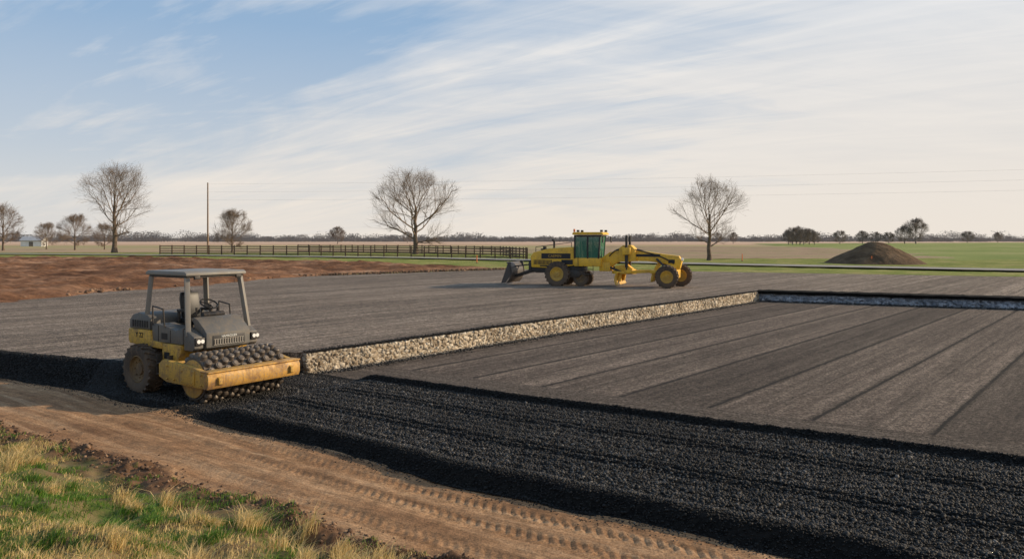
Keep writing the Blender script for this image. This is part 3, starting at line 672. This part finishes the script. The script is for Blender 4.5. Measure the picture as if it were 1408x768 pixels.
for ya in (-.5,.45,.62):
    bm=B(); hose(bm,[(.3,ya,1.02),(.25,ya+.05,.75),(.05,ya*1.2,1.05),(-.1,ya*1.3,.85)],.018); fin(bm,'hydraulic_hose',M['vinyl'],RO)
bm=B()
prism(bm,[(-1.92,1.10),(-1.98,1.18),(-1.98,1.45),(-1.05,1.45),(-1.0,1.22),(-.62,1.20),(-.58,1.06),(-.72,1.06)],-.9,.9)
prism(bm,[(-1.8,.5),(-.4,.45),(-.1,.62),(-.1,1.0),(-1.85,1.08)],-.58,.58)
prism(bm,[(-.60,.66),(-.10,.66),(.14,1.02),(.14,1.19),(-.60,1.19)],-.88,.88)
fin(bm,'chassis',M['yellow'],RO,.02)
bm=B()
prism(bm,[(-2.0,1.455),(-1.98,1.66),(-1.86,1.78),(-1.6,1.84),(-1.2,1.80),(-1.08,1.70),(-1.05,1.455)],-.87,.87)
fin(bm,'engine_cover',M['grey'],RO,.04)
bm=B()
for i in range(7): box(bm,-1.85+i*.1,-1.80+i*.1,-.882,-.868,1.50,1.66)
fin(bm,'cooling_vent',M['dark'],RO)
for bx in ((-1.09,-1.075,-.878,-.865,1.46,1.70),(-.78,-.77,-.868,-.855,1.21,1.58),(-.3,-.29,-.868,-.855,1.21,1.5)):
    bm=B(); box(bm,*bx); fin(bm,'panel_seam',M['dark'],RO)
for bx in ((-.65,-.42,-.868,-.858,1.28,1.42),(-.5,-.3,-.892,-.878,.85,1.0)):
    bm=B(); box(bm,*bx); fin(bm,'access_hatch',M['dark'],RO)
bm=B()
for s in (-1,1):
    a,b=(.42,.86) if s>0 else (-.86,-.42)
    prism(bm,[(-1.045,1.2),(-1.045,1.60),(-.8,1.62),(-.35,1.56),(-.1,1.5),(.18,1.58),(.18,1.2)],a,b)
box(bm,-1.045,.18,-.42,.42,1.2,1.4)
fin(bm,'operator_platform',M['grey'],RO,.025)
bm=B()
prism(bm,[(.182,1.08),(.182,1.62),(.10,1.74),(.16,1.80),(.30,1.76),(.56,1.56),(.66,1.46),(.66,1.14),(.58,1.08)],-.58,.58)
fin(bm,'front_hood',M['grey'],RO,.035)
for s in (-1,1):
    bm=B(); a,b=(.59,.84) if s>0 else (-.84,-.59)
    prism(bm,[(.19,1.08),(.19,1.56),(.40,1.48),(.58,1.40),(.60,1.14),(.5,1.07)],a,b)
    fin(bm,'fender',M['grey'],RO,.03)
bm=B(); box(bm,.655,.672,-.42,.42,1.17,1.40); fin(bm,'grille',M['dark'],RO,.004)
bm=B()
for i in range(12): box(bm,.668,.680,-.38+i*.066,-.352+i*.066,1.19,1.32)
box(bm,.666,.674,-.40,.40,1.18,1.20); box(bm,.666,.674,-.40,.40,1.31,1.325)
fin(bm,'grille_bars',M['grey_lt'],RO)
text(RO,'HAMAOUER',.075,(.678,0,1.365),(math.pi/2,0,math.pi/2),M['white'])
for s in (-1,1):
    bm=B(); box(bm,.60,.66,s*.73-.11,s*.73+.11,1.22,1.38); h_=fin(bm,'headlight',M['black'],RO,.01)
    for dy in (-.045,.05):
        bm=B(); cyl(bm,(.66,s*.73+dy,1.30),(.672,s*.73+dy,1.30),.045,None,16); fin(bm,'lens',M['lens'],h_)
text(RO,'Y 22',.17,(-1.5,-.906,1.32),(math.pi/2,0,0),M['dark'])
S_=empty('seat',(-.66,0,0),0,RO)
bm=B(); box(bm,-.25,.25,-.26,.26,1.58,1.72); fin(bm,'cushion',M['vinyl'],S_,.05)
bm=B(); prism(bm,[(-.20,1.70),(-.30,2.15),(-.27,2.30),(-.21,2.31),(-.17,2.2),(-.1,1.72)],-.23,.23); fin(bm,'backrest',M['vinyl'],S_,.05)
bm=B(); box(bm,-.15,.15,-.15,.15,1.4,1.59); fin(bm,'pedestal',M['black'],S_,.01)
for s in (-1,1):
    bm=B(); box(bm,-.2,.2,s*.31-.04,s*.31+.04,1.86,1.92); box(bm,-.2,-.14,s*.31-.03,s*.31+.03,1.62,1.87)
    fin(bm,'armrest',M['black'],S_,.01)
SW=empty('steering_wheel',(-.10,0,2.06),0,RO)
bm=B(); m=Matrix.Rotation(.5,4,'Y')
N1,N2=28,8
vv=[[bm.verts.new(m@Vector(((.20+.018*math.cos(b))*math.cos(a),(.20+.018*math.cos(b))*math.sin(a),.018*math.sin(b)))) for b in [2*math.pi*j/N2 for j in range(N2)]] for a in [2*math.pi*i/N1 for i in range(N1)]]
for i in range(N1):
    for j in range(N2): bm.faces.new((vv[i][j],vv[(i+1)%N1][j],vv[(i+1)%N1][(j+1)%N2],vv[i][(j+1)%N2]))
for k in range(3):
    a=k*2.094; cyl(bm,(0,0,0),m@Vector((.19*math.cos(a),.19*math.sin(a),0)),.014,None,6)
fin(bm,'rim',M['vinyl'],SW)
bm=B(); cyl(bm,(0,0,0),(.2,0,-.42),.035,.06,12); fin(bm,'column',M['black'],SW)
for y_,x_ in ((.32,-.3),(.38,-.35),(-.36,-.1)):
    bm=B(); cyl(bm,(x_,y_,1.4),(x_+.05,y_,1.93),.014,None,6); cyl(bm,(x_+.05,y_,1.92),(x_+.055,y_,1.99),.028,None,8)
    fin(bm,'control_lever',M['black'],RO)
bm=B(); prism(bm,[(-.02,1.41),(-.02,1.80),(.06,1.90),(.14,1.83),(.095,1.74),(.175,1.60),(.175,1.41)],-.28,.28); fin(bm,'dashboard',M['black'],RO,.02)
CA=empty('canopy',(0,0,0),0,RO)
bm=B(); prism(bm,[(-1.42,2.74),(-1.42,2.80),(-1.33,2.84),(.14,2.84),(.22,2.80),(.22,2.74)],-.80,.80); fin(bm,'roof',M['grey_lt'],CA,.025)
bm=B(); box(bm,-1.34,.16,-.75,.75,2.69,2.738); fin(bm,'roof_frame',M['black'],CA,.01)
for s in (-1,1):
    bm=B(); beam(bm,(.10,s*.70,2.70),(.30,s*.80,1.40),.115,.10); fin(bm,'post',M['grey_lt'],CA,.015)
    bm=B(); beam(bm,(-1.3,s*.72,2.70),(-1.36,s*.80,1.7),.115,.10); fin(bm,'post',M['grey_lt'],CA,.015)
for s in (-1,1):
    bm=B(); box(bm,.225,.28,s*.55-.07,s*.55+.07,2.66,2.74); fin(bm,'work_lamp',M['black'],CA,.01)
for s in (-1,1):
    bm=B()
    cyl(bm,(-.98,s*.88,1.58),(-.98,s*.88,2.02),.018,None,8); cyl(bm,(-.98,s*.88,2.02),(-.55,s*.88,1.97),.018,None,8); cyl(bm,(-.55,s*.88,1.97),(-.5,s*.88,1.56),.018,None,8)
    fin(bm,'handrail',M['black'],RO)
bm=B(); box(bm,-.56,-.16,-1.03,-.89,.50,.53); box(bm,-.56,-.16,-1.03,-.89,.74,.77)
for x_ in (-.57,-.15): box(bm,x_-.01,x_+.01,-1.03,-.89,.48,.95)
fin(bm,'step',M['black'],RO,.004)
for s in (-1,1): wheel(RO,(-1.25,s*.93,.56),.575,.44,M['rim'],s)
bm=B(); cyl(bm,(-1.25,-.8,.56),(-1.25,.8,.56),.12,None,16); fin(bm,'axle',M['black'],RO)
bm=B(); cyl(bm,(-1.7,.55,1.8),(-1.7,.55,2.25),.04,None,12); cyl(bm,(-1.7,.55,2.25),(-1.78,.55,2.33),.04,None,12); fin(bm,'exhaust_pipe',M['black'],RO)
# ------------------------------------------------------------ GRADER
GR=empty('motor_grader',(3.24,51.94,UP),math.radians(-20),None,label='yellow motor grader with glazed cab on the raised pavement',category='grader')
bm=B(); prism(bm,[(-1.9,1.15),(-1.95,1.9),(-1.75,2.12),(-.7,2.38),(.95,2.48),(1.0,1.3),(-.2,1.1)],-.6,.6); hood=fin(bm,'engine_hood',M['yellow2'],GR,.06)
for bx in ((-1.2,.75,-.612,-.602,1.72,2.06),(.15,.9,-.612,-.602,1.36,1.66),(-1.3,.0,-.612,-.602,1.22,1.30)):
    bm=B(); box(bm,*bx); fin(bm,'stripe',M['dark'],GR)
text(GR,'CAEMIN',.24,(-.3,-.62,1.885),(math.pi/2,0,0),M['yellow2'])
bm=B()
for i in range(14): box(bm,-1.72+i*.09,-1.67+i*.09,-.61,-.601,1.34,1.64)
fin(bm,'cooling_vent',M['dark'],GR)
bm=B()
for i in range(6): box(bm,-1.97,-1.93,-.5+i*.17,-.4+i*.17,1.3,1.8)
fin(bm,'cooling_vent',M['dark'],GR)
bm=B(); box(bm,-1.3,-.2,-.45,.1,2.26,2.36); fin(bm,'air_intake',M['dark'],GR)
bm=B(); prism(bm,[(-2.0,.95),(-1.9,1.2),(1.0,1.3),(1.6,1.2),(1.6,.85),(-1.6,.8)],-.5,.5); fin(bm,'rear_frame',M['black'],GR,.04)
bm=B(); cyl(bm,(-.55,.1,2.3),(-.55,.1,2.85),.07,None,12); cyl(bm,(-.55,.1,2.85),(-.68,.1,2.95),.07,None,12); fin(bm,'exhaust_pipe',M['black'],GR)
bm=B(); cyl(bm,(-1.1,-.2,2.2),(-1.1,-.2,2.5),.12,None,12); fin(bm,'air_filter',M['black'],GR)
bm=B()
for z_ in (2.62,): cyl(bm,(-1.6,-.55,2.1),(-1.6,-.55,z_-.15),.02,None,6); cyl(bm,(.8,-.55,2.4),(.8,-.55,z_+.15),.02,None,6); cyl(bm,(-1.6,-.55,z_-.15),(.8,-.55,z_+.15),.02,None,6)
fin(bm,'handrail',M['black'],GR)
for s in (-1,1):
    a,b=(.60,.80) if s>0 else (-.80,-.60)
    bm=B(); prism(bm,[(-.6,.62),(-.4,1.05),(1.3,1.0),(1.5,.75),(1.35,.55),(-.2,.5)],a,b); fin(bm,'tandem_case',M['black'],GR,.03)
for s in (-1,1):
    wheel(GR,(0,s*1.0,.76),.80,.44,M['yellow2'],s,0,20); wheel(GR,(1.45,s*.62,.48),.49,.30,M['rim'],s,0,20)
CB=empty('cab',(0,0,0),0,GR)
bm=B(); box(bm,1.02,2.75,-.72,.72,1.25,1.78); fin(bm,'cab_base',M['yellow2'],CB,.04)
bm=B()
for x_ in (1.06,1.9,2.72):
    for s in (-1,1):
        xb=x_-(.12 if x_>2.5 else 0); beam(bm,(xb,s*.68,1.75),(x_,s*.70,3.22),.09,.09)
for s in (-1,1): box(bm,1.02,2.78,s*.70-.045,s*.70+.045,3.13,3.24)
box(bm,1.02,1.10,-.7,.7,3.15,3.24); box(bm,2.70,2.78,-.7,.7,3.15,3.24); box(bm,2.60,2.66,-.03,.03,1.75,3.2)
fin(bm,'cab_frame',M['black'],CB,.01)
def pane(f):
    bm=B(); f(bm); fin(bm,'window_glass',M['glass'],CB)
pane(lambda b:prism(b,[(1.10,1.79),(1.10,3.15),(2.70,3.15),(2.58,1.79)],-.69,-.675)); pane(lambda b:prism(b,[(1.10,1.79),(1.10,3.15),(2.70,3.15),(2.58,1.79)],.675,.69))
pane(lambda b:prism(b,[(2.60,1.79),(2.725,3.15),(2.735,3.15),(2.61,1.79)],-.64,.64)); pane(lambda b:box(b,1.075,1.085,-.64,.64,1.79,3.15))
bm=B(); prism(bm,[(.92,3.25),(.92,3.36),(1.0,3.42),(2.8,3.42),(2.92,3.34),(2.92,3.25)],-.82,.82); fin(bm,'roof',M['yellow2'],CB,.03)
bm=B(); box(bm,1.5,1.95,-.25,.25,1.8,2.2); prism(bm,[(1.45,2.2),(1.38,2.85),(1.55,2.85),(1.62,2.2)],-.24,.24); fin(bm,'seat',M['vinyl'],CB,.03)
bm=B(); beam(bm,(2.2,0,1.8),(2.35,0,2.4),.1,.3); cyl(bm,(2.2,0,2.42),(2.26,0,2.44),.2,None,16); fin(bm,'steering_console',M['black'],CB)
for s in (-1,1):
    bm=B(); cyl(bm,(2.75,s*.8,3.2),(3.0,s*1.15,3.1),.02,None,6); box(bm,2.97,3.02,s*1.15-.1,s*1.15+.1,2.75,3.12)
    fin(bm,'mirror',M['black'],CB)
for s in (-1,1):
    bm=B(); box(bm,1.15,1.3,s*.5-.09,s*.5+.09,3.43,3.56); fin(bm,'roof_lamp',M['black'],CB,.01)
    bm=B(); box(bm,2.7,2.85,s*.6-.09,s*.6+.09,3.43,3.56); fin(bm,'roof_lamp',M['black'],CB,.01)
bm=B(); cyl(bm,(1.0,-.6,3.43),(1.0,-.6,3.62),.06,None,10); fin(bm,'beacon_lamp',M['orange'],CB)
bm=B(); cyl(bm,(1.3,-.8,1.0),(1.3,-.8,1.9),.02,None,6); box(bm,1.7,2.3,-.95,-.74,.75,.79); box(bm,1.7,2.3,-.95,-.74,1.05,1.09)
for x_ in (1.7,2.3): box(bm,x_-.015,x_+.015,-.9,-.86,.75,1.3)
fin(bm,'step',M['black'],GR)
bm=B()
prism(bm,[(2.7,1.05),(2.7,1.80),(3.2,2.15),(4.0,2.30),(5.2,2.26),(6.6,2.05),(7.55,1.94),(7.72,1.6),(7.6,1.15),(7.0,1.1),(6.85,1.42),(5.6,1.62),(4.2,1.66),(3.6,1.45),(3.1,1.05)],-.24,.24)
box(bm,2.6,3.3,-.5,.5,.95,1.5)
fin(bm,'main_beam',M['yellow2'],GR,.04)
for bx in ((4.9,6.4,-.255,-.242,1.88,2.04),(6.9,7.3,-.26,-.242,1.5,1.72)):
    bm=B(); box(bm,*bx); fin(bm,'stripe',M['dark'],GR)
for ya in (-.28,.28):
    bm=B(); hose(bm,[(3.2,ya,1.9),(3.8,ya*1.5,2.7),(4.6,ya*1.5,2.5),(5.2,ya,2.1),(6.2,ya,2.2),(7.2,ya,1.5)],.035,6,20); fin(bm,'hydraulic_hose',M['vinyl'],GR)
for s in (-1,1):
    bm=B(); cyl(bm,(3.0,s*.35,1.3),(4.0,s*.6,.95),.07,None,10); fin(bm,'steering_cylinder',M['black'],GR)
    bm=B(); cyl(bm,(6.2,s*.35,1.75),(7.1,s*.8,1.0),.07,None,10); fin(bm,'steering_cylinder',M['black'],GR)
bm=B(); prism(bm,[(6.8,.58),(6.8,1.05),(7.5,1.1),(7.5,.58)],-.9,.9); box(bm,6.9,7.4,-.3,.3,.9,1.4); fin(bm,'front_axle',M['yellow2'],GR,.03)
wheel(GR,(6.95,-1.1,.70),.70,.36,M['yellow2'],-1,.05,20,.12); wheel(GR,(7.45,1.25,.70),.70,.36,M['yellow2'],1,.05,20,.12)
for s in (-1,1):
    bm=B(); cyl(bm,(4.35,s*.52,1.2),(4.35,s*.52,2.55),.10,None,12); cyl(bm,(4.35,s*.52,2.55),(4.35,s*.52,3.2),.08,None,12); cyl(bm,(4.35,s*.52,.9),(4.35,s*.52,1.4),.05,None,8)
    fin(bm,'lift_cylinder',M['black'],GR)
bm=B(); prism(bm,[(3.8,1.55),(3.85,2.4),(4.1,2.6),(4.6,2.6),(4.85,2.35),(4.95,1.6)],-.42,.42); prism(bm,[(4.1,2.0),(4.1,2.45),(4.6,2.45),(4.6,2.0)],-.66,.66); fin(bm,'lift_saddle',M['yellow2'],GR,.04)
bm=B(); beam(bm,(6.9,.0,1.05),(4.6,-.55,.92),.16,.18); beam(bm,(6.9,.0,1.05),(4.6,.55,.92),.16,.18); box(bm,4.3,4.7,-.8,.8,.86,1.06); cyl(bm,(4.1,0,.80),(4.1,0,.97),.78,None,32)
beam(bm,(4.0,-.6,.85),(3.9,-.62,.35),.16,.2); beam(bm,(4.0,.6,.85),(3.9,.62,.35),.16,.2); prism(bm,[(3.5,.9),(3.6,1.3),(4.3,1.4),(4.7,1.1),(4.6,.9)],-.3,.3)
fin(bm,'circle_drawbar',M['yellow2'],GR,.01)
def blade(name,xc,zc,hw,r,a0,a1,mat,parent,flip=1,th=.04):
    bm=B(); pts=[(xc+flip*r*math.cos(a0+(a1-a0)*i/10),zc+r*math.sin(a0+(a1-a0)*i/10)) for i in range(11)]
    pts+=[(xc+flip*(r+th)*math.cos(a1+(a0-a1)*i/10),zc+(r+th)*math.sin(a1+(a0-a1)*i/10)) for i in range(11)]
    prism(bm,pts,-hw,hw); return fin(bm,name,mat,parent)
blade('moldboard',4.45,.5,1.45,.62,2.45,3.75,M['yellow2'],GR,1,.06)
bm=B()
for s in (-.5,0,.5): prism(bm,[(5.85,.35),(5.95,.95),(6.15,1.0),(6.1,.8),(5.92,.3)],s-.06,s+.06)
box(bm,5.85,6.25,-.7,.7,.86,1.08); beam(bm,(6.05,0,1.0),(6.4,0,1.6),.14,.24)
fin(bm,'scarifier',M['yellow2'],GR,.01)
RB=blade('rear_blade',-3.95,.82,1.25,.85,-.85,.85,M['steel_dark'],GR,1,.06)
for s in (-1,1):
    bm=B(); prism(bm,[(-3.45,.15),(-3.75,.12),(-3.25,1.5),(-3.1,1.5),(-2.98,.8)],s*1.22-.03,s*1.22+.03)
    fin(bm,'side_plate',M['steel_dark'],GR)
bm=B()
for s in (-.45,.45): beam(bm,(-3.1,s,.55),(-1.8,s,1.0),.14,.16); beam(bm,(-3.1,s,1.2),(-1.85,s,1.35),.08,.08)
box(bm,-2.1,-1.9,-.55,.55,.8,1.5)
fin(bm,'blade_arm',M['black'],GR,.01)
for s in (-1,1):
    bm=B(); cyl(bm,(7.70,s*.14,1.72),(7.78,s*.14,1.72),.09,None,14); fin(bm,'headlight',M['lens'],GR)
# ------------------------------------------------------------ light, sky
SUN_EL=math.radians(20); SUN_AZ=math.atan2(.95,.18)
sl=bpy.data.lights.new('sun','SUN'); sl.energy=5.0; sl.angle=math.radians(.6); sl.color=(1,.80,.56)
so=bpy.data.objects.new('sun',sl); col.objects.link(so)
sdir=Vector((math.sin(SUN_AZ)*math.cos(SUN_EL),math.cos(SUN_AZ)*math.cos(SUN_EL),math.sin(SUN_EL)))
so.rotation_euler=sdir.to_track_quat('Z','Y').to_euler(); so.location=(40,10,30)
w=bpy.data.worlds.new('World'); scene.world=w; w.use_nodes=True; nt=w.node_tree; N=nt.nodes; L=nt.links
bg=N['Background']; bg.inputs['Strength'].default_value=.115
sky=N.new('ShaderNodeTexSky'); sky.sky_type='NISHITA'; sky.sun_disc=False; sky.sun_elevation=SUN_EL; sky.sun_rotation=SUN_AZ; sky.air_density=1.0; sky.dust_density=.6; sky.ozone_density=1.2
tc=N.new('ShaderNodeTexCoord'); sp=N.new('ShaderNodeSeparateXYZ'); L.new(tc.outputs['Generated'],sp.inputs[0])
def mth(op,a,b=0.):
    m=N.new('ShaderNodeMath'); m.operation=op
    for i,v in enumerate((a,b)):
        if isinstance(v,(float,int)): m.inputs[i].default_value=v
        else: L.new(v,m.inputs[i])
    return m.outputs[0]
zc=mth('ADD',mth('MAXIMUM',sp.outputs[2],0.),.2)
cb=N.new('ShaderNodeCombineXYZ'); L.new(mth('DIVIDE',sp.outputs[0],zc),cb.inputs[0]); L.new(mth('DIVIDE',sp.outputs[1],zc),cb.inputs[1])
def cloud(rot,sc,scale,det,rgh,dist,off=0):
    mr=N.new('ShaderNodeVectorRotate'); mr.rotation_type='Z_AXIS'; mr.inputs['Angle'].default_value=rot; L.new(cb.outputs[0],mr.inputs['Vector'])
    mp=N.new('ShaderNodeMapping'); mp.inputs['Scale'].default_value=sc; mp.inputs['Location'].default_value=(off,off*.7,0)
    L.new(mr.outputs[0],mp.inputs[0]); n=N.new('ShaderNodeTexNoise'); n.inputs['Scale'].default_value=scale; n.inputs['Detail'].default_value=det; n.inputs['Roughness'].default_value=rgh; n.inputs['Distortion'].default_value=dist
    L.new(mp.outputs[0],n.inputs[0]); return n.outputs['Fac']
def rmp(f,st):
    r=N.new('ShaderNodeValToRGB'); e=r.color_ramp.elements
    while len(e)<len(st): e.new(.5)
    for el,(p,c) in zip(e,st): el.position=p; el.color=(c,c,c,1) if isinstance(c,(int,float)) else (*c,1)
    L.new(f,r.inputs[0]); return r.outputs[0]
c1=cloud(.50,(.50,1.5,1),1.1,9,.56,.9,2.1); c2=cloud(-.10,(.5,1.8,1),1.7,8,.56,1.1,5.); c3=cloud(.3,(.5,.8,1),.7,2,.5,.3,8.); c4=cloud(.55,(.6,3.6,1),2.0,8,.6,1.0,11.)
s=mth('ADD',mth('ADD',mth('MULTIPLY',c1,1.1),mth('MULTIPLY',c2,.40)),mth('ADD',mth('MULTIPLY',c3,.35),mth('MULTIPLY',mth('SUBTRACT',c4,.5),.42)))
s=mth('ADD',s,.10)
s=mth('ADD',s,mth('MULTIPLY',mth('SUBTRACT',.25,sp.outputs[2]),1.0)); s=mth('ADD',s,mth('MULTIPLY',sp.outputs[0],.62))
cm=rmp(mth('MULTIPLY',s,.5),[(.42,0.06),(.52,.52),(.64,.93)])
def mixc(f,a,b):
    m=N.new('ShaderNodeMix'); m.data_type='RGBA'
    for v,i in ((f,0),(a,6),(b,7)):
        if isinstance(v,(int,float)): m.inputs[i].default_value=v
        elif isinstance(v,tuple): m.inputs[i].default_value=(*v,1)
        else: L.new(v,m.inputs[i])
    return m.outputs[2]
cc=mixc(rmp(mth('ADD',mth('MULTIPLY',c2,.5),mth('MULTIPLY',c4,.5)),[(.38,0.),(.62,1.)]),(5.7,6.0,6.4),(7.3,7.2,7.1))
hz=rmp(sp.outputs[2],[(0.,1.),(.10,.5),(.25,0.)])
cc=mixc(hz,cc,(7.5,6.9,6.2))
skyb=mixc(.75,sky.outputs[0],(2.6,4.1,6.1))
out=mixc(cm,skyb,cc); out=mixc(mth('MULTIPLY',hz,.75),out,(7.4,6.7,5.9))
L.new(out,bg.inputs['Color'])
# ------------------------------------------------------------ camera
cam=bpy.data.cameras.new('camera'); co=bpy.data.objects.new('camera',cam); col.objects.link(co)
co.location=(0,0,3.6); co.rotation_euler=(math.radians(90),0,0)
cam.sensor_width=36; cam.lens=1100/1408*36; cam.shift_y=-57/1408; cam.clip_end=6000; cam.clip_start=.1
scene.camera=co
scene.view_settings.view_transform='Standard'; scene.view_settings.look='None'; scene.view_settings.exposure=0
